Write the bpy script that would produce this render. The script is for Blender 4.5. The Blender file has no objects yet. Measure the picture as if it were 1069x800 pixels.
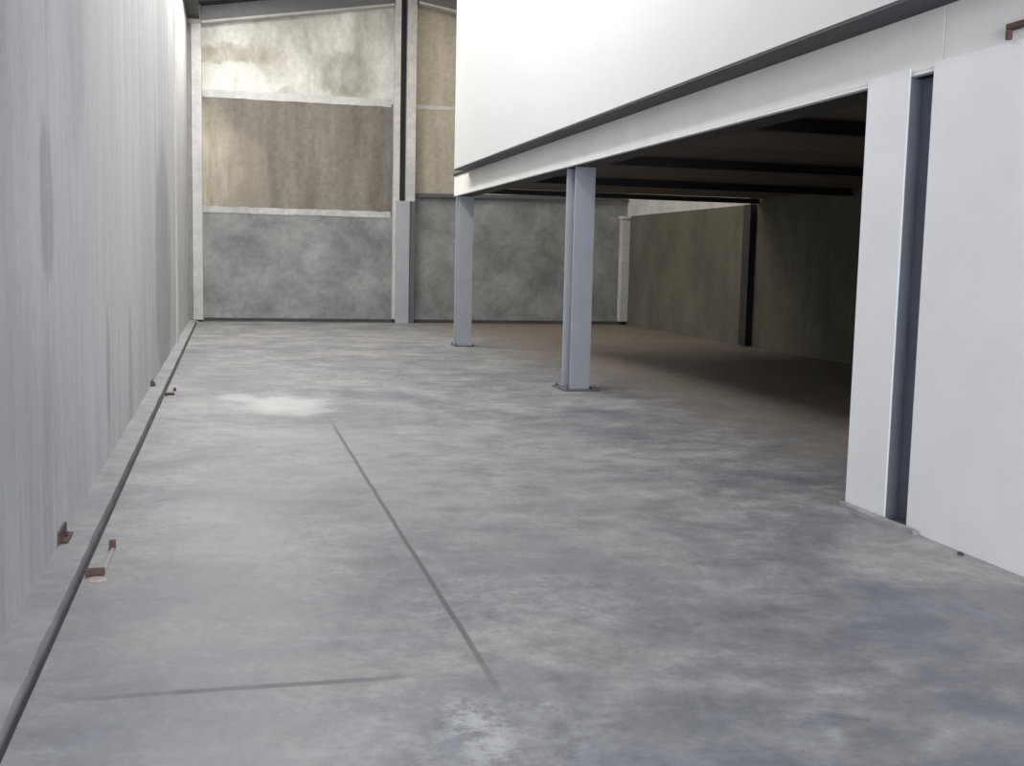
import bpy, bmesh, math, random
from mathutils import Vector, Matrix
S = bpy.context.scene
C = S.collection
random.seed(4)

# ---------------------------------------------------------------- camera
F_PX, YAW, PITCH, ROLL = 1166.8, 0.2505, 0.1079, 0.0224
cd = bpy.data.cameras.new('camera'); cam = bpy.data.objects.new('camera', cd); C.objects.link(cam)
cd.sensor_fit = 'HORIZONTAL'; cd.sensor_width = 36.0; cd.lens = F_PX / 1069 * 36.0
cd.clip_start = 0.05; cd.clip_end = 200
fw = Vector((math.sin(YAW) * math.cos(PITCH), math.cos(YAW) * math.cos(PITCH), -math.sin(PITCH)))
rt = Vector((math.cos(YAW), -math.sin(YAW), 0)); up = rt.cross(fw)
c_, s_ = math.cos(ROLL), math.sin(ROLL)
rt2 = rt * c_ + up * s_
up2 = up * c_ - rt * s_
cam.matrix_world = Matrix(((rt2.x, up2.x, -fw.x, 0), (rt2.y, up2.y, -fw.y, 0), (rt2.z, up2.z, -fw.z, 1.6), (0, 0, 0, 1)))
S.camera = cam

# ---------------------------------------------------------------- light and exposure
S.view_settings.view_transform = 'Standard'; S.view_settings.look = 'None'
S.view_settings.gamma = 1.0; S.view_settings.use_curve_mapping = False
S.view_settings.exposure = 0.0
S.cycles.use_denoising = True
S.cycles.max_bounces = 10; S.cycles.diffuse_bounces = 6
w = bpy.data.worlds.new('daylight'); S.world = w; w.use_nodes = True
w.node_tree.nodes['Background'].inputs[0].default_value = (0.80, 0.88, 1.0, 1)
w.node_tree.nodes['Background'].inputs[1].default_value = 0.6

def area_light(name, loc, size, power, col, direction):
    l = bpy.data.lights.new(name, 'AREA'); l.shape = 'RECTANGLE'; l.size, l.size_y = size
    l.energy = power; l.color = col
    o = bpy.data.objects.new(name, l); C.objects.link(o); o.location = loc
    o.rotation_euler = Vector(direction).to_track_quat('-Z', 'Y').to_euler()
    return o
# daylight coming in through the open loading door behind the camera
area_light('door_daylight', (1.6, -4.9, 2.6), (4.4, 4.8), 960, (0.88, 0.93, 1.0), (0, 1, 0))
# skylight strength, listed as (x0, x1, y0, y1, strength, colour) ; panes are built with the roof
SKYLIGHTS = [(-0.55, 0.65, 18.5, 26.5, 21.0, (1.0, 0.97, 0.92)),
             (-0.2, 1.1, 8.5, 16.5, 15.0, (0.98, 0.98, 1.0)),
             (5.2, 7.0, 22.8, 26.8, 5.0, (1.0, 0.90, 0.74))]

# ---------------------------------------------------------------- materials
def new_mat(name):
    m = bpy.data.materials.new(name); m.use_nodes = True
    return m, m.node_tree.nodes, m.node_tree.links, m.node_tree.nodes['Principled BSDF']

def coords(N, L, scale, loc=(0, 0, 0)):
    t = N.new('ShaderNodeTexCoord'); mp = N.new('ShaderNodeMapping')
    mp.inputs['Scale'].default_value = scale; mp.inputs['Location'].default_value = loc
    L.new(t.outputs['Object'], mp.inputs['Vector'])
    return mp.outputs['Vector']

def noise(N, L, vec, scale, detail=5, rough=0.55, dist=0.0):
    n = N.new('ShaderNodeTexNoise'); n.inputs['Scale'].default_value = scale
    n.inputs['Detail'].default_value = detail; n.inputs['Roughness'].default_value = rough
    n.inputs['Distortion'].default_value = dist
    L.new(vec, n.inputs['Vector']); return n.outputs['Fac']

def ramp(N, L, fac, stops):
    r = N.new('ShaderNodeValToRGB'); e = r.color_ramp.elements
    while len(e) < len(stops): e.new(0.5)
    for el, (p, c) in zip(e, stops):
        el.position = p; el.color = (*c, 1) if len(c) == 3 else c
    L.new(fac, r.inputs['Fac']); return r.outputs['Color']

def mix(N, L, a, b, fac, mode='MIX'):
    n = N.new('ShaderNodeMix'); n.data_type = 'RGBA'; n.blend_type = mode
    for sock, v in ((n.inputs[6], a), (n.inputs[7], b), (n.inputs[0], fac)):
        if isinstance(v, (int, float)): sock.default_value = v
        elif isinstance(v, tuple): sock.default_value = (*v, 1)
        else: L.new(v, sock)
    return n.outputs[2]

def math_(N, L, op, a, b=None, c=None, clamp=False):
    n = N.new('ShaderNodeMath'); n.operation = op; n.use_clamp = clamp
    for i, v in enumerate((a, b, c)):
        if v is None: continue
        if isinstance(v, (int, float)): n.inputs[i].default_value = v
        else: L.new(v, n.inputs[i])
    return n.outputs[0]

def sep(N, L, vec):
    s = N.new('ShaderNodeSeparateXYZ'); L.new(vec, s.inputs[0]); return s.outputs

def spot(N, L, xyz, axes, centre, radius, soft=0.5):
    """soft-edged elliptical patch, for stains and painted light: 1 in the middle, 0 outside"""
    parts = []
    for a, c0, r in zip(axes, centre, radius):
        d = math_(N, L, 'DIVIDE', math_(N, L, 'SUBTRACT', xyz[a], c0), r)
        parts.append(math_(N, L, 'MULTIPLY', d, d))
    d = math_(N, L, 'ADD', parts[0], parts[1])
    mr = N.new('ShaderNodeMapRange'); mr.interpolation_type = 'SMOOTHSTEP'
    L.new(d, mr.inputs[0]); mr.inputs[1].default_value = 1.0 - soft; mr.inputs[2].default_value = 1.0 + soft
    mr.inputs[3].default_value = 1; mr.inputs[4].default_value = 0
    return mr.outputs[0]

def bump(N, L, B, h, strength=0.2, dist=0.01):
    b = N.new('ShaderNodeBump'); b.inputs['Strength'].default_value = strength; b.inputs['Distance'].default_value = dist
    L.new(h, b.inputs['Height']); L.new(b.outputs[0], B.inputs['Normal'])

def concrete(name, lo, hi, stretch=(1, 1, 1), scale=1.2, rough=0.85, fine=0.12, patches=(), axes=(1, 2), warp=1.0):
    m, N, L, B = new_mat(name)
    v = coords(N, L, stretch)
    n1 = noise(N, L, v, scale, 6, 0.62, 0.3)
    col = ramp(N, L, n1, [(0.32, lo), (0.68, hi)])
    n2 = noise(N, L, coords(N, L, (1, 1, 1)), 9, 6, 0.7)
    col = mix(N, L, col, ramp(N, L, n2, [(0.35, (1 - fine,) * 3), (0.65, (1 + fine,) * 3)]), 1.0, 'MULTIPLY')
    if patches:
        wn = N.new('ShaderNodeTexNoise'); wn.inputs['Scale'].default_value = 1.6; wn.inputs['Detail'].default_value = 5; wn.inputs['Roughness'].default_value = 0.65
        oc = coords(N, L, (1, 1, 1)); L.new(oc, wn.inputs['Vector'])
        xyz = sep(N, L, mix(N, L, oc, mix(N, L, wn.outputs['Color'], (-0.5, -0.5, -0.5), 1.0, 'ADD'), warp, 'ADD'))
        brk = noise(N, L, v, scale * 3.1, 5, 0.7)
        for (ce, ra, c, k, so) in patches:
            f = spot(N, L, xyz, axes, ce, ra, so)
            f = math_(N, L, 'MULTIPLY', f, math_(N, L, 'MULTIPLY_ADD', brk, 1.8, -0.25, clamp=True))
            col = mix(N, L, col, c, math_(N, L, 'MULTIPLY', f, k))
    L.new(col, B.inputs['Base Color']); B.inputs['Roughness'].default_value = rough
    bump(N, L, B, n2, 0.25, 0.006)
    return m

def paint(name, col, rough=0.55, var=0.06, metallic=0.0, scale=2.5):
    m, N, L, B = new_mat(name)
    n1 = noise(N, L, coords(N, L, (1, 1, 1)), scale, 6, 0.6)
    c = mix(N, L, col, ramp(N, L, n1, [(0.3, (1 - var,) * 3), (0.7, (1 + var,) * 3)]), 1.0, 'MULTIPLY')
    L.new(c, B.inputs['Base Color']); B.inputs['Roughness'].default_value = rough; B.inputs['Metallic'].default_value = metallic
    return m

M = {}
M['wall_left'] = concrete('streaked_precast', warp=0.35, lo=(0.46, 0.46, 0.468), hi=(0.60, 0.60, 0.605), stretch=(1, 1.8, 0.22), scale=1.3, rough=0.8, fine=0.06,
    patches=[((6.33, 2.06), (0.20, 0.42), (0.26, 0.26, 0.285), 0.9, 0.5),
             ((6.5, 2.62), (0.3, 0.22), (0.6, 0.6, 0.62), 0.5, 0.5),
             ((9.6, 2.2), (3.0, 1.7), (0.72, 0.72, 0.72), 0.8, 0.95),  # broad pale patch paints in stronger light midway along the wall
             ((17.2, 1.5), (1.9, 1.9), (0.26, 0.26, 0.29), 0.8, 0.35),
             ((5.2, 0.6), (1.3, 0.9), (0.30, 0.30, 0.31), 0.85, 0.95),  # this and the next two paint in the weaker light near the camera
             ((4.6, 1.6), (0.9, 1.0), (0.36, 0.36, 0.365), 0.8, 0.95),
             ((5.0, 3.0), (0.9, 1.0), (0.36, 0.36, 0.36), 0.8, 0.95),
             ((7.6, 3.1), (0.35, 0.7), (0.34, 0.34, 0.35), 0.5, 0.9),
             ((5.0, 2.8), (0.35, 0.5), (0.28, 0.28, 0.29), 0.5, 0.6),
             ((9.2, 0.9), (0.14, 0.5), (0.24, 0.24, 0.27), 0.6, 0.5),
             ((11.2, 0.7), (0.2, 0.6), (0.25, 0.25, 0.27), 0.5, 0.5)])
M['wall_low'] = concrete('mottled_precast', (0.17, 0.175, 0.175), (0.34, 0.345, 0.345), (1, 1, 1.1), 1.0, 0.85, 0.12,
    axes=(0, 2), patches=[((2.75, 2.0), (0.42, 0.45), (0.50, 0.51, 0.52), 0.6, 0.9), ((0.4, 0.45), (0.25, 0.2), (0.5, 0.5, 0.5), 0.6, 0.5),
             ((3.3, 2.1), (0.5, 0.5), (0.16, 0.17, 0.17), 0.6, 0.5), ((6.0, 1.5), (0.6, 0.7), (0.12, 0.13, 0.12), 0.6, 0.5)])
M['wall_mid'] = concrete('brown_stained_precast', (0.15, 0.135, 0.115), (0.25, 0.23, 0.20), (2.2, 1, 0.35), 1.0, 0.85, 0.15,
    axes=(0, 2), patches=[((-0.2, 4.2), (0.9, 1.3), (0.62, 0.57, 0.46), 0.85, 0.95), ((1.0, 3.9), (0.5, 1.1), (0.36, 0.32, 0.26), 0.6, 0.95)])
M['wall_high'] = concrete('pale_stained_precast', (0.38, 0.37, 0.32), (0.80, 0.79, 0.75), (1.3, 1, 0.6), 0.9, 0.85, 0.1,
    axes=(0, 2), patches=[((0.7, 6.1), (1.1, 0.55), (0.78, 0.78, 0.76), 0.8, 0.9), ((0.2, 6.9), (1.5, 0.2), (0.24, 0.21, 0.14), 0.7, 0.9),
             ((3.4, 6.6), (0.6, 0.6), (0.22, 0.21, 0.17), 0.7, 0.6), ((1.9, 5.9), (0.35, 0.25), (0.3, 0.3, 0.29), 0.6, 0.5)])
M['wall_upr'] = concrete('tan_precast', (0.32, 0.29, 0.235), (0.50, 0.46, 0.39), (2.2, 1, 0.35), 1.0, 0.85, 0.12)
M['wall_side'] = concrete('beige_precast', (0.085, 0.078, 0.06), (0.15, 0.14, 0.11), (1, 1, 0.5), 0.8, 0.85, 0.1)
M['band'] = concrete('joint_mortar', (0.46, 0.46, 0.45), (0.62, 0.61, 0.59), (1, 1, 1), 2.0, 0.8, 0.08)
M['band_grey'] = concrete('grey_joint_mortar', (0.36, 0.36, 0.36), (0.56, 0.56, 0.55), (1, 1, 1), 2.4, 0.8, 0.1)
M['kerb'] = concrete('kerb_concrete', (0.24, 0.24, 0.25), (0.33, 0.33, 0.33), (1, 1, 1), 2.0, 0.85, 0.1)
M['slab'] = concrete('dark_slab_edge', (0.05, 0.05, 0.05), (0.09, 0.09, 0.09), (1, 1, 1), 2.0, 0.9, 0.1)
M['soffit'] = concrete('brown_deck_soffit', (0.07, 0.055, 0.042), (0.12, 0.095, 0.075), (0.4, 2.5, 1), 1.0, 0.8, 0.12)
M['board'] = paint('white_wall_board', (0.78, 0.765, 0.77), 0.6, 0.03)
M['white'] = paint('white_mezzanine_cladding', (0.64, 0.64, 0.635), 0.5, 0.012, scale=1.2)
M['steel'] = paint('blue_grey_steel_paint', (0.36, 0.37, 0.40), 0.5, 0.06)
M['steel_shaded'] = paint('shaded_blue_grey_steel_paint', (0.21, 0.22, 0.26), 0.5, 0.06)  # same column paint, darkened to put the slot's shade into the colour
M['steel_dark'] = paint('dark_blue_grey_steel_paint', (0.11, 0.115, 0.145), 0.5, 0.06)
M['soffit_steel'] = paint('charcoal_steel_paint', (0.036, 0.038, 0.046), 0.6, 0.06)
M['steel_pale'] = paint('pale_grey_steel_paint', (0.86, 0.85, 0.82), 0.55, 0.05, scale=1.5)
M['roof'] = paint('grey_roof_sheet', (0.20, 0.20, 0.20), 0.6, 0.08)
M['black'] = paint('black_steel', (0.03, 0.028, 0.03), 0.6, 0.1)
M['rust'] = paint('rusty_steel', (0.10, 0.055, 0.045), 0.85, 0.4, scale=30)
M['rust_stain'] = paint('rust_tinted_mortar', (0.42, 0.36, 0.34), 0.9, 0.15, scale=20)
M['dirt'] = paint('dirty_gap', (0.07, 0.07, 0.07), 0.95, 0.2)

def floor_mat():
    m, N, L, B = new_mat('worn_power_floated_concrete')
    P = coords(N, L, (1, 1, 1)); xyz = sep(N, L, P)
    big = noise(N, L, coords(N, L, (0.9, 0.8, 1), (3.1, 1.7, 0)), 1.1, 6, 0.62, 0.4)
    med = noise(N, L, coords(N, L, (1, 1.1, 1), (9.1, 2.2, 0)), 3.0, 8, 0.72, 0.3)
    col = ramp(N, L, big, [(0.36, (0.180, 0.187, 0.204)), (0.5, (0.238, 0.240, 0.244)), (0.64, (0.30, 0.298, 0.288))])
    col = mix(N, L, col, ramp(N, L, med, [(0.30, (0.64, 0.645, 0.67)), (0.5, (1, 1, 1)), (0.72, (1.42, 1.41, 1.39))]), 1.0, 'MULTIPLY')
    fine = noise(N, L, P, 22, 6, 0.7)
    col = mix(N, L, col, ramp(N, L, fine, [(0.35, (0.93,) * 3), (0.65, (1.07,) * 3)]), 1.0, 'MULTIPLY')
    mid = noise(N, L, coords(N, L, (1.6, 1, 1), (2, 8, 0)), 9.0, 7, 0.75, 0.3)
    col = mix(N, L, col, ramp(N, L, mid, [(0.3, (0.84, 0.84, 0.85)), (0.5, (1, 1, 1)), (0.66, (1.10,) * 3), (0.74, (1.42,) * 3)]), 1.0, 'MULTIPLY')
    brk = math_(N, L, 'MULTIPLY_ADD', noise(N, L, P, 7.5, 8, 0.8, 0.15), 5.0, -2.2, clamp=True)
    brk2 = math_(N, L, 'MULTIPLY_ADD', noise(N, L, coords(N, L, (1, 1.4, 1), (5, 5, 0)), 3.0, 6, 0.7), 3.0, -1.0, clamp=True)
    wn = N.new('ShaderNodeTexNoise'); wn.inputs['Scale'].default_value = 2.2; wn.inputs['Detail'].default_value = 6; wn.inputs['Roughness'].default_value = 0.7
    L.new(P, wn.inputs['Vector'])
    wxyz = sep(N, L, mix(N, L, P, mix(N, L, wn.outputs['Color'], (-0.5, -0.5, -0.5), 1.0, 'ADD'), 0.9, 'ADD'))
    for (cx, cy, rx, ry, c, k, br) in [
        (0.83, 3.6, 0.10, 0.30, (0.56, 0.56, 0.57), 0.9, brk), (1.08, 3.78, 0.09, 0.03, (0.56, 0.56, 0.57), 0.9, brk), (1.43, 9.3, 0.8, 2.0, (0.33, 0.33, 0.315), 0.6, brk2), (0.35, 3.5, 0.4, 0.3, (0.5, 0.5, 0.52), 0.6, brk),
        (1.3, 3.8, 0.6, 0.5, (0.42, 0.42, 0.43), 0.55, brk), (2.0, 3.42, 0.07, 0.16, (0.5, 0.5, 0.5), 0.7, brk),
        (1.05, 12.75, 0.44, 0.75, (0.50, 0.50, 0.48), 0.85, None), (0.1, 13.0, 0.2, 0.3, (0.5, 0.5, 0.48), 0.6, None),
        (1.8, 5.4, 0.6, 0.4, (0.46, 0.46, 0.45), 0.5, brk), (2.6, 8.8, 1.2, 2.6, (0.40, 0.395, 0.37), 0.5, brk2),
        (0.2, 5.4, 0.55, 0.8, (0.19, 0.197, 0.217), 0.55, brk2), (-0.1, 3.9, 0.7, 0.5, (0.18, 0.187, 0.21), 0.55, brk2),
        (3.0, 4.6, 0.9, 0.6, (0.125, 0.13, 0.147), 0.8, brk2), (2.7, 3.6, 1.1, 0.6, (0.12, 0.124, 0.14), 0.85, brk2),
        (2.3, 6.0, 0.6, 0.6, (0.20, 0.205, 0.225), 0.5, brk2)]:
        f = spot(N, L, wxyz if rx > 0.3 else xyz, (0, 1), (cx, cy), (rx, ry), 0.85)
        if br is not None: f = math_(N, L, 'MULTIPLY', f, br)
        col = mix(N, L, col, c, math_(N, L, 'MULTIPLY', f, k))
    # dusty brown tint that also paints in the shade under the mezzanine
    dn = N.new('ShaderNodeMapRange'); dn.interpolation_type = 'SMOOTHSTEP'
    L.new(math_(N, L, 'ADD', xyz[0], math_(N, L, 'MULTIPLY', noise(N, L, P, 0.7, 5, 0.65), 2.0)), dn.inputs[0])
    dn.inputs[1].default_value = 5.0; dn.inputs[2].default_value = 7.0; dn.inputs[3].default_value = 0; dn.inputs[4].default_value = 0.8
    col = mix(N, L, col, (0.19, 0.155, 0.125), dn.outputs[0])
    # saw-cut joints filled with dirt
    wob = math_(N, L, 'MULTIPLY_ADD', noise(N, L, P, 1.4, 4, 0.6), 0.024, -0.012)
    def cut(axis, pos, half, other, o0, o1, k, fade):
        nonlocal col
        d = math_(N, L, 'ABSOLUTE', math_(N, L, 'ADD', math_(N, L, 'SUBTRACT', xyz[axis], pos), wob))
        mr = N.new('ShaderNodeMapRange'); mr.interpolation_type = 'SMOOTHSTEP'; L.new(d, mr.inputs[0])
        mr.inputs[1].default_value = half * 0.4; mr.inputs[2].default_value = half; mr.inputs[3].default_value = 1; mr.inputs[4].default_value = 0
        f = mr.outputs[0]
        for lim, sgn in ((o0, 1), (o1, -1)):
            g = math_(N, L, 'MULTIPLY_ADD', math_(N, L, 'SUBTRACT', xyz[other], lim), sgn / fade, 0, clamp=True)
            f = math_(N, L, 'MULTIPLY', f, g)
        col = mix(N, L, col, (0.075, 0.075, 0.075), math_(N, L, 'MULTIPLY', f, k))
    cut(0, 0.98, 0.019, 1, 3.75, 11.2, 0.85, 0.8)
    cut(1, 4.13, 0.030, 0, -0.6, 0.75, 0.9, 0.35)
    L.new(col, B.inputs['Base Color'])
    r = ramp(N, L, med, [(0.3, (0.42,) * 3), (0.7, (0.62,) * 3)]); L.new(r, B.inputs['Roughness'])
    B.inputs['Specular IOR Level'].default_value = 0.35
    bump(N, L, B, fine, 0.12, 0.004)
    return m
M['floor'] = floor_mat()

# ---------------------------------------------------------------- mesh helpers
def add_box(bm, x0, x1, y0, y1, z0, z1, bev=0.0):
    mat = Matrix.Translation(((x0 + x1) / 2, (y0 + y1) / 2, (z0 + z1) / 2)) @ Matrix.Diagonal((x1 - x0, y1 - y0, z1 - z0, 1))
    r = bmesh.ops.create_cube(bm, size=1, matrix=mat)
    if bev > 0:
        ed = set(e for v in r['verts'] for e in v.link_edges)
        bmesh.ops.bevel(bm, geom=list(ed), offset=bev, segments=2, affect='EDGES', profile=0.6)

def add_prism(bm, pts, axis, a0, a1):
    """extrude the outline pts (two other axes in order) along axis"""
    def v(p, a):
        q = list(p); q.insert(axis, a); return bm.verts.new(q)
    A = [v(p, a0) for p in pts]; Bv = [v(p, a1) for p in pts]
    bm.faces.new(A); bm.faces.new(Bv[::-1])
    n = len(pts)
    for i in range(n): bm.faces.new((A[i], Bv[i], Bv[(i + 1) % n], A[(i + 1) % n]))
    bmesh.ops.recalc_face_normals(bm, faces=bm.faces)

def add_tube(bm, pts, r, seg=10):
    rings = []
    for i, p in enumerate(pts):
        p = Vector(p); a = Vector(pts[max(i - 1, 0)]); b = Vector(pts[min(i + 1, len(pts) - 1)])
        d = (b - a).normalized(); u = d.orthogonal().normalized() if abs(d.z) > 0.99 else d.cross(Vector((0, 0, 1))).normalized()
        w_ = d.cross(u)
        rings.append([bm.verts.new(p + (u * math.cos(t) + w_ * math.sin(t)) * r) for t in [2 * math.pi * k / seg for k in range(seg)]])
    for A, Bv in zip(rings, rings[1:]):
        for k in range(seg): bm.faces.new((A[k], A[(k + 1) % seg], Bv[(k + 1) % seg], Bv[k]))
    bm.faces.new(rings[0][::-1]); bm.faces.new(rings[-1])
    bmesh.ops.recalc_face_normals(bm, faces=bm.faces)

def obj(name, bm, mat, parent=None, smooth=False):
    me = bpy.data.meshes.new(name); bm.to_mesh(me); bm.free(); me.materials.append(mat)
    o = bpy.data.objects.new(name, me); C.objects.link(o)
    if parent:
        o.parent = parent
        # shapes are given in world coordinates; move them into the thing's own space
        me.transform(Matrix.Translation(-parent.location))
    if smooth:
        for p in me.polygons: p.use_smooth = True
    return o

def struct(name, mat, *boxes, bev=0.0):
    bm = bmesh.new()
    for b in boxes: add_box(bm, *b, bev)
    o = obj(name, bm, mat); o['kind'] = 'structure'; return o

def box(*a, bev=0.0):
    bm = bmesh.new(); add_box(bm, *a, bev); return bm

def thing(name, label, cat, loc, group=None):
    o = bpy.data.objects.new(name, None); C.objects.link(o); o.location = loc; o.empty_display_size = 0.2
    o['label'] = label; o['category'] = cat; o['kind'] = 'thing'
    if group: o['group'] = group
    return o

def tag(o, label, cat, group=None):
    o['label'] = label; o['category'] = cat; o['kind'] = 'thing'
    if group: o['group'] = group
    return o

# ---------------------------------------------------------------- setting
XL, XR, YB, YF = -0.885, 10.29, 28.28, -5.0
XB = 4.10                                  # face of the mezzanine edge beam
def roof_z(x): return 7.42 + 0.1625 * ((x - XL) if x < 4.7 else (2 * 4.7 - XL - x) if x < 10.29 else 0)

# floor slab stops a finger's width short of the kerb
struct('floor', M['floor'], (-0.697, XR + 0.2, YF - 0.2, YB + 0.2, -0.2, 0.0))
struct('trim_1', M['dirt'], (-0.75, -0.699, YF, YB, -0.2, -0.035))
bm = bmesh.new(); add_box(bm, XL, -0.727, YF, YB - 0.02, -0.15, 0.04)
bmesh.ops.subdivide_edges(bm, edges=[e for e in bm.edges if abs(e.verts[0].co.y - e.verts[1].co.y) > 1], cuts=160, use_grid_fill=True)
for v in bm.verts:
    v.co.z += 0.003 * math.sin(v.co.y * 3.1) * (1 if v.co.z > 0 else 0)
    if v.co.x > -0.8: v.co.x += random.uniform(-0.004, 0.003)
k = obj('trim_2', bm, M['kerb']); k['kind'] = 'structure'

# left wall, precast bays with open joints
for i, (a, b) in enumerate([(YF, 6.17), (6.18, 13.58), (13.60, 20.98), (21.0, YB - 0.01)]):
    o = struct('wall_left' + ('' if i == 0 else '_%s' % ['middle', 'further', 'rear'][i - 1]), M['wall_left'], (XL - 0.2, XL, a, b, -0.15, 7.42))
struct('wall_left_backing', M['dirt'], (XL - 0.24, XL - 0.201, YF, YB, -0.15, 7.42))
# precast strips between the bays standing slightly proud
struct('trim_3', M['wall_left'], (XL, XL + 0.035, 20.7, 21.0, 0.04, 7.4), bev=0.006)

# back wall in three lifts
def back_poly(name, mat, x0, x1, z0, z1=None):
    bm = bmesh.new()
    if z1 is None:
        pts = [(x0, z0), (x1, z0), (x1, roof_z(x1) + 0.3)]
        if x0 < 4.7 < x1: pts.append((4.7, roof_z(4.7) + 0.3))
        pts.append((x0, roof_z(x0) + 0.3))
    else: pts = [(x0, z0), (x1, z0), (x1, z1), (x0, z1)]
    add_prism(bm, pts, 1, YB, YB + 0.2)
    o = obj(name, bm, mat); o['kind'] = 'structure'
back_poly('wall_back', M['wall_low'], XL - 0.2, 4.3, 0.0, 2.70)
back_poly('wall_back_right', M['wall_low'], 4.3, XR + 0.2, 0.0, 3.20)
back_poly('wall_back_middle', M['wall_mid'], XL - 0.2, 4.3, 2.70, 5.44)
back_poly('wall_back_middle_right', M['wall_upr'], 4.3, XR + 0.2, 3.20, 5.44)
back_poly('wall_back_upper', M['wall_high'], XL - 0.2, 4.3, 5.44)
back_poly('wall_back_upper_right', M['wall_upr'], 4.3, XR + 0.2, 5.44)
def rough_band(name, x0, x1, za, zb, depth, seed, y=YB, mat='band'):
    rnd = random.Random(seed); bm = bmesh.new(); n = int((x1 - x0) / 0.12)
    lo, hi = [], []
    for i in range(n + 1):
        x = x0 + (x1 - x0) * i / n
        lo.append((x, za + rnd.uniform(-0.010, 0.008))); hi.append((x, zb + rnd.uniform(-0.008, 0.015)))
    for i in range(n):
        vs = []
        for yy in (y - depth, y):
            vs.append([bm.verts.new((p[0], yy, p[1])) for p in (lo[i], lo[i + 1], hi[i + 1], hi[i])])
        f, b = vs
        bm.faces.new(f)
        for q in range(4): bm.faces.new((f[q], b[q], b[(q + 1) % 4], f[(q + 1) % 4]))
    bmesh.ops.remove_doubles(bm, verts=bm.verts, dist=1e-4)
    bmesh.ops.recalc_face_normals(bm, faces=bm.faces)
    o = obj(name, bm, M[mat]); o['kind'] = 'structure'
rough_band('trim_4', -0.56, 3.98, 2.63, 2.78, 0.012, 1, mat='band_grey')
rough_band('trim_5', -0.56, 3.98, 5.36, 5.54, 0.012, 2)
rough_band('trim_6', 4.62, 10.2, 5.36, 5.46, 0.010, 3)
# dirt-coloured strip painting in the shadow gap along the foot of the back wall
struct('gap_strip_back', M['dirt'], (-0.55, XR - 0.02, YB - 0.025, YB - 0.001, 0.001, 0.085))

# right wall behind the mezzanine
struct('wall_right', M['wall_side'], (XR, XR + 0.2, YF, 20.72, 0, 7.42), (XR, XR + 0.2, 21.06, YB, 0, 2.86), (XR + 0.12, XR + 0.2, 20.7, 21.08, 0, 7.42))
struct('wall_right_upper', M['band'], (XR, XR + 0.2, 21.06, YB, 2.865, 7.42))  # pale colour here paints in the light falling from above
# front wall with the open loading door behind the camera
struct('wall_front', M['wall_side'], (XL - 0.2, -0.6, YF - 0.2, YF, 0, 8.6), (3.8, XR + 0.2, YF - 0.2, YF, 0, 8.6), (-0.6, 3.8, YF - 0.2, YF, 5.0, 8.6))

# roof: corrugated sheets in two slopes with skylight openings
def roof_slope(name, x0, x1, holes):
    bm = bmesh.new(); ys = sorted({YF - 0.2, YB + 0.2} | {h[2] for h in holes} | {h[3] for h in holes})
    xs = sorted({x0, x1} | {h[0] for h in holes} | {h[1] for h in holes})
    for xa, xb in zip(xs, xs[1:]):
        for ya, yb in zip(ys, ys[1:]):
            cx, cy = (xa + xb) / 2, (ya + yb) / 2
            if any(h[0] < cx < h[1] and h[2] < cy < h[3] for h in holes): continue
            add_prism(bm, [(xa, roof_z(xa) + 0.02), (xb, roof_z(xb - 1e-6) + 0.02), (xb, roof_z(xb - 1e-6) + 0.1), (xa, roof_z(xa) + 0.1)], 1, ya, yb)
    o = obj(name, bm, M['roof']); o['kind'] = 'structure'
roof_slope('ceiling', XL - 0.3, 4.7, [s for s in SKYLIGHTS if s[1] < 4.7])
roof_slope('ceiling_right', 4.7, XR + 0.19, [s for s in SKYLIGHTS if s[0] > 4.7])
for i, (x0, x1, y0, y1, st, colr) in enumerate(SKYLIGHTS):
    m, N, L, B = new_mat('daylit_translucent_sheet')
    B.inputs['Base Color'].default_value = (0.85, 0.87, 0.88, 1)
    B.inputs['Emission Color'].default_value = (*colr, 1); B.inputs['Emission Strength'].default_value = st
    bm = bmesh.new()
    vs = [bm.verts.new(p) for p in ((x0, y0, roof_z(x0) + 0.04), (x0, y1, roof_z(x0) + 0.04), (x1, y1, roof_z(x1) + 0.04), (x1, y0, roof_z(x1) + 0.04))]
    bm.faces.new(vs)
    o = obj('window_%d' % (i + 1), bm, m); o['kind'] = 'structure'

# mezzanine: slab, white upper walls
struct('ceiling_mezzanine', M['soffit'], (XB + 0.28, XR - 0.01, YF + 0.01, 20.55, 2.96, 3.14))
struct('wall_mezzanine', M['white'], (3.84, 3.96, YF + 0.01, 19.4, 3.185, 7.95), (3.96, XR - 0.01, 19.28, 19.4, 3.185, 7.6))
bm = box(3.845, XB + 0.5, YF + 0.01, 19.42, 3.162, 3.182, bev=0.003)
add_box(bm, XB - 0.03, XB + 0.5, 19.421, 20.66, 3.162, 3.20, 0.003)
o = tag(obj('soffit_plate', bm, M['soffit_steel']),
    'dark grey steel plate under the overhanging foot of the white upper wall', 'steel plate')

# ---------------------------------------------------------------- steelwork
# edge beam carrying the mezzanine: pale face with a fine lower flange line, in two lengths spliced near the first column
beam = thing('edge_beam', 'long pale grey beam along the mezzanine edge above the columns', 'beam', (XB, 8, 2.79))
obj('beam_face', box(XB, XB + 0.05, 5.945, 20.69, 2.812, 3.16, bev=0.004), M['steel_pale'], beam)
obj('beam_face', box(XB, XB + 0.05, YF + 0.02, 5.935, 2.812, 3.16, bev=0.004), M['steel_pale'], beam)
obj('lower_flange', box(XB, XB + 0.055, YF + 0.02, 20.69, 2.792, 2.811, bev=0.003), M['steel_pale'], beam)
obj('inner_channel', box(XB + 0.057, XB + 0.36, YF + 0.02, 20.69, 2.795, 2.955, bev=0.003), M['black'], beam)

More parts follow.
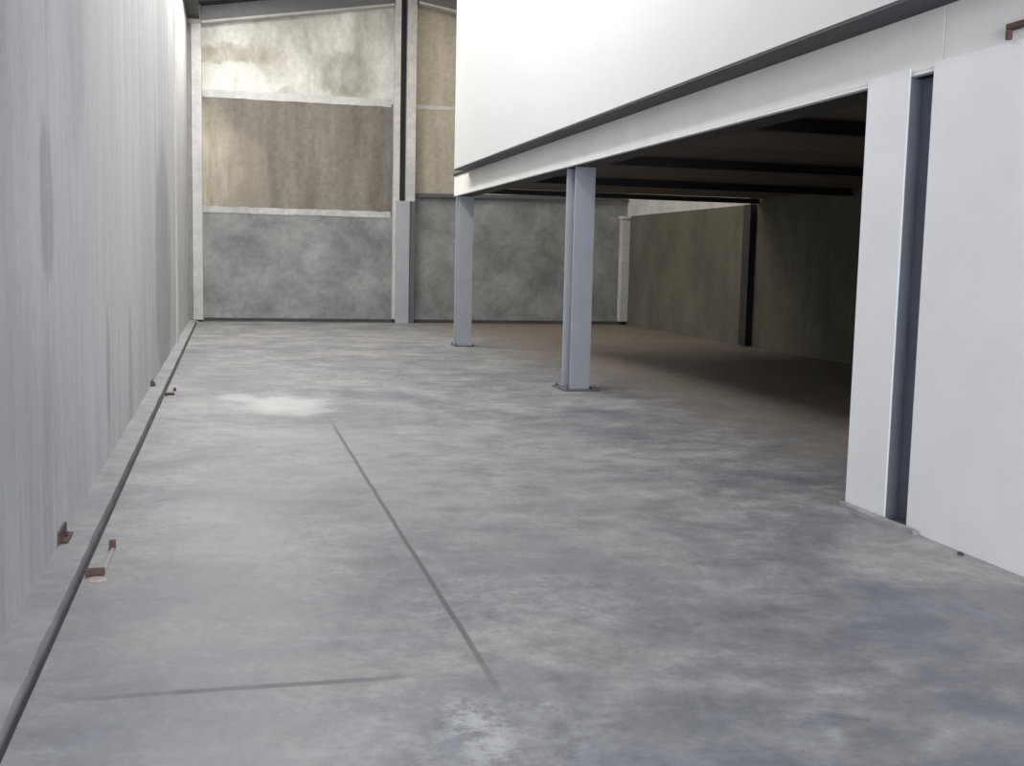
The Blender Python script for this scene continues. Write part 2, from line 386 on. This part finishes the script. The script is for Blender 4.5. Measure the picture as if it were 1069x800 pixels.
def cross_beam(y, z0, x0=XB + 0.37, x1=XR - 0.02, h=None, label='', wd=0.2):
    t = thing('cross_beam', label, 'beam', ((x0 + x1) / 2, y, z0), 'dark cross beams under the mezzanine')
    zt = 2.958
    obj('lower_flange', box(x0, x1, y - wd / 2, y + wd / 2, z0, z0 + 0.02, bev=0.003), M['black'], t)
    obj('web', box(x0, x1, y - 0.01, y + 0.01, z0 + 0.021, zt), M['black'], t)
    return t
cross_beam(9.45, 2.82, label='dark cross beam nearest the white partition, under the brown mezzanine soffit')
cross_beam(13.6, 2.84, label='dark cross beam running back from the nearer free-standing column', x0=4.48)
cross_beam(17.2, 2.84, label='dark cross beam between the two free-standing columns under the mezzanine')
cross_beam(20.6, 2.86, label='dark end beam closing the far edge of the mezzanine', wd=0.14)

def h_column(name, x0, x1, y0, y1, ztop, label, base=True, mat='steel', ft=0.022, group=None, pad=0.08):
    xm, ym = (x0 + x1) / 2, (y0 + y1) / 2
    t = thing(name, label, 'column', (xm, ym, 0), group)
    z0 = 0.021 if base else 0.0
    obj('flange', box(x0, x1, y0, y0 + ft, z0, ztop, bev=0.003), M[mat], t)
    obj('flange', box(x0, x1, y1 - ft, y1, z0, ztop, bev=0.003), M[mat], t)
    obj('web', box(xm - 0.03, xm - 0.015, y0 + ft + 0.0005, y1 - ft - 0.0005, z0, ztop), M[mat], t)
    if base:
        bp = obj('base_plate', box(x0 - pad, x1 + pad, y0 - pad, y1 + pad, 0.001, 0.02, bev=0.004), M['steel_dark'], t)
        for sx in (-1, 1):
            for sy in (-1, 1):
                cx, cy = xm + sx * ((x1 - x0) / 2 + pad * 0.5), ym + sy * ((y1 - y0) / 2 + pad * 0.5)
                bm = bmesh.new()
                bmesh.ops.create_cone(bm, cap_ends=True, segments=6, radius1=0.018, radius2=0.018, depth=0.018, matrix=Matrix.Translation((cx, cy, 0.0295)))
                bmesh.ops.create_cone(bm, cap_ends=True, segments=12, radius1=0.009, radius2=0.009, depth=0.03, matrix=Matrix.Translation((cx, cy, 0.045)))
                ab = obj('anchor_bolt', bm, M['steel_dark'], t); ab.parent = bp
    return t
h_column('steel_column', 4.19, 4.45, 13.42, 13.80, 2.79, 'blue-grey steel column nearer the camera, standing free under the mezzanine edge', pad=0.1)
h_column('steel_column', 4.17, 4.44, 20.86 - 0.34, 20.86, 2.79, 'blue-grey steel column further away, at the far end of the mezzanine edge', pad=0.05)
h_column('steel_column', 4.10, 4.38, 5.90, 6.31, 2.79, 'blue-grey steel column with shade-darkened colour in the slot between the white partition boards', base=False, mat='steel_shaded')

# white partition boards
tag(obj('partition_board', box(XB - 0.022, XB - 0.008, 6.235, 6.70, 0.0, 2.838, bev=0.004), M['board']),
    'narrow white partition board between the dark opening and the steel column', 'partition board')
tag(obj('partition_board', box(XB - 0.022, XB - 0.008, YF + 0.02, 5.99, 0.0, 2.838, bev=0.004), M['board']),
    'wide white partition board filling the right edge of the view', 'partition board')
bm = bmesh.new()
pts = [(XB - 0.032, 6.74)]
rnd = random.Random(7)
for i in range(15):
    y = 6.72 - i * 0.062
    pts.append((XB - 0.055 - 0.05 * math.sin(i / 14 * math.pi) + rnd.uniform(-0.012, 0.012), y))
pts.append((XB - 0.032, 5.84))
A = [bm.verts.new((x, y, 0.0005)) for x, y in pts]; Bv = [bm.verts.new((x, y, 0.03)) for x, y in pts]
bm.faces.new(Bv); bm.faces.new(A[::-1])
for i in range(len(pts)): bm.faces.new((A[i], A[(i + 1) % len(pts)], Bv[(i + 1) % len(pts)], Bv[i]))
bmesh.ops.recalc_face_normals(bm, faces=bm.faces)
tag(obj('mortar_pad', bm, M['kerb']), 'rough mortar pad on the floor under the narrow white board', 'mortar pad')

# column on the back wall: two pale precast guides with a dark slot, boxed with steel below
t = thing('wall_column', 'tall pale column with a dark slot in the middle of the back wall', 'column', (4.3, 28.1, 0))
obj('flange', box(4.02, 4.17, 28.02, YB - 0.03, 0.1, 8.15, bev=0.006), M['band'], t)
obj('flange', box(4.33, 4.56, 28.02, YB - 0.03, 0.1, 8.15, bev=0.006), M['band'], t)
obj('web', box(4.17, 4.33, 28.20, YB - 0.03, 0.1, 8.15), M['black'], t)
obj('casing', box(4.08, 4.42, 27.94, 28.015, 0.002, 3.05, bev=0.004), M['steel'], t)
obj('casing_edge', box(4.425, 4.56, 27.99, 28.015, 0.002, 3.05, bev=0.003), M['steel_dark'], t)
# corner column
t = thing('corner_column', 'pale concrete column in the far left corner of the hall', 'column', (-0.73, 28.1, 0))
obj('shaft', box(-0.80, -0.565, 27.98, YB - 0.03, 0.045, 7.0, bev=0.012), M['band'], t)
obj('side_strip', box(XL + 0.002, -0.806, 28.03, YB - 0.03, 0.045, 7.0, bev=0.004), M['kerb'], t)
# column on the right wall
t = thing('wall_column', 'dark steel column against the far right wall under the mezzanine', 'column', (XR - 0.06, 20.89, 0))
obj('flange', box(XR - 0.14, XR - 0.12, 20.73, 21.05, 0.02, 2.855, bev=0.003), M['black'], t)
obj('web', box(XR - 0.119, XR + 0.118, 20.88, 20.90, 0.02, 2.855), M['steel_dark'], t)
obj('base_plate', box(XR - 0.26, XR - 0.004, 20.66, 21.12, 0.001, 0.019, bev=0.003), M['steel_dark'], t)
# pale pilaster in the far right corner
t = thing('corner_column', 'pale beige concrete column in the far right corner behind the mezzanine', 'column', (XR - 0.15, 28.1, 0))
obj('shaft', box(XR - 0.22, XR - 0.004, 28.0, YB - 0.03, 0.09, 2.78, bev=0.01), M['band'], t)
obj('cap', box(XR - 0.26, XR - 0.004, 27.96, YB - 0.03, 2.785, 2.86, bev=0.006), M['band'], t)

# ledger angle across the back wall
t = thing('ledger_angle', 'thin dark steel ledger running right from the back wall column', 'steel angle', (7, 28.2, 3.2))
bm = bmesh.new(); add_prism(bm, [(4.6, 3.17), (XR - 0.01, 3.27), (XR - 0.01, 3.29), (4.6, 3.19)], 1, YB - 0.14, YB - 0.004)
obj('shelf_leg', bm, M['steel_dark'], t)
bm = bmesh.new(); add_prism(bm, [(4.6, 3.192), (XR - 0.01, 3.292), (XR - 0.01, 3.37), (4.6, 3.27)], 1, YB - 0.02, YB - 0.004)
obj('wall_leg', bm, M['steel_dark'], t)

# gable rafter against the back wall
def rafter(x0, x1, label):
    t = thing('roof_rafter', label, 'roof beam', ((x0 + x1) / 2, 28.1, 7.2), 'gable rafters on the back wall')
    off = -0.45
    def bar(name, za, zb, ya, yb, mat):
        bm = bmesh.new()
        add_prism(bm, [(x0, roof_z(x0) + za), (x1, roof_z(x1) + za), (x1, roof_z(x1) + zb), (x0, roof_z(x0) + zb)], 1, ya, yb)
        return obj(name, bm, mat, t)
    bar('lower_flange', off, off + 0.05, 27.99, YB - 0.004, M['band'])
    bar('web', off + 0.052, -0.04, 28.10, 28.13, M['roof'])
    bar('upper_flange', -0.038, 0.01, 27.99, YB - 0.004, M['black'])
rafter(-0.56, 4.0, 'grey rafter under the roof on the left half of the back wall')
rafter(4.6, 10.2, 'grey rafter on the back wall right of the slotted column')
t = thing('eave_beam', 'black eave beam in the top corner above the left wall', 'roof beam', (-0.7, 26, 7.2))
obj('lower_flange', box(XL + 0.01, -0.60, 21.5, 27.97, 7.10, 7.12), M['black'], t)
obj('web', box(-0.75, -0.72, 21.5, 27.97, 7.125, 7.40), M['black'], t)

# ---------------------------------------------------------------- small things
def u_strap(cx0, cx1, y0, y1, label, r=0.011, leg=True):
    """rusty bar bent to a U, lying on the floor with both ends running under the kerb"""
    t = thing('rusty_strap', label, 'metal bracket', ((cx0 + cx1) / 2, (y0 + y1) / 2, 0), 'rusty brackets along the kerb')
    obj('near_bar', box(cx0, cx1, y0 - 0.03, y0 + 0.012, 0.001, 0.035, bev=0.004), M['rust'], t)
    obj('outer_bar', box(cx1 - 0.018, cx1, y0 + 0.014, y1 - 0.04, 0.001, 0.010, bev=0.002), M['rust_stain'], t)
    bm = bmesh.new(); add_box(bm, cx1 - 0.03, cx1 + 0.004, y1 - 0.038, y1, 0.001, 0.045, 0.004)
    obj('end_stub', bm, M['rust'], t)
    bm = bmesh.new(); bmesh.ops.create_cone(bm, cap_ends=True, segments=14, radius1=0.05, radius2=0.04, depth=0.006, matrix=Matrix.Translation((cx1 - 0.03, y0 - 0.09, 0.004)))
    obj('mortar_dab', bm, M['rust_stain'], t)
u_strap(-0.69, -0.60, 5.78, 6.32, 'rusty U-shaped bracket on the floor at the kerb, nearer the camera')
u_strap(-0.69, -0.59, 13.2, 13.6, 'small rusty bracket on the floor at the kerb, far down the left wall')
def lug(y, label, s=1.0):
    t = thing('kerb_lug', label, 'metal bracket', (-0.85, y, 0.045), 'lugs where kerb and left wall meet')
    obj('plate', box(XL + 0.004, XL + 0.012, y - 0.14 * s, y + 0.14 * s, 0.048, 0.048 + 0.06 * s, bev=0.002), M['rust'], t)
    obj('foot', box(XL + 0.0125, XL + 0.05, y - 0.10 * s, y + 0.10 * s, 0.048, 0.060, bev=0.002), M['rust'], t)
    bm = bmesh.new(); add_tube(bm, [(XL + 0.03, y, 0.061), (XL + 0.03, y, 0.085)], 0.009)
    obj('bolt', bm, M['rust'], t)
lug(6.38, 'dark rusty lug on the kerb against the left wall, nearer the camera')
lug(13.9, 'dark rusty lug on the kerb against the left wall, further away', 0.9)
# hook high on the beam at the right edge
t = thing('beam_hook', 'small dark rusty hook on the pale beam at the top right corner', 'metal bracket', (XB, 5.22, 2.9))
obj('arm', box(XB - 0.05, XB - 0.001, 5.10, 5.33, 2.895, 2.925, bev=0.003), M['rust'], t)
obj('drop', box(XB - 0.05, XB - 0.025, 5.30, 5.33, 2.842, 2.893, bev=0.003), M['rust'], t)

# crumb of mortar at the foot of the wide board
bm = bmesh.new(); bmesh.ops.create_icosphere(bm, subdivisions=2, radius=0.016, matrix=Matrix.Translation((4.035, 5.39, 0.009)) @ Matrix.Diagonal((1.0, 1.5, 0.6, 1)))
for v in bm.verts:
    v.co += Vector((random.uniform(-1, 1), random.uniform(-1, 1), random.uniform(-0.4, 0.4))) * 0.003
    v.co.z = max(v.co.z, 0.0005)
tag(obj('mortar_crumb', bm, M['dirt']), 'small dark crumb on the floor at the foot of the wide white board', 'debris')
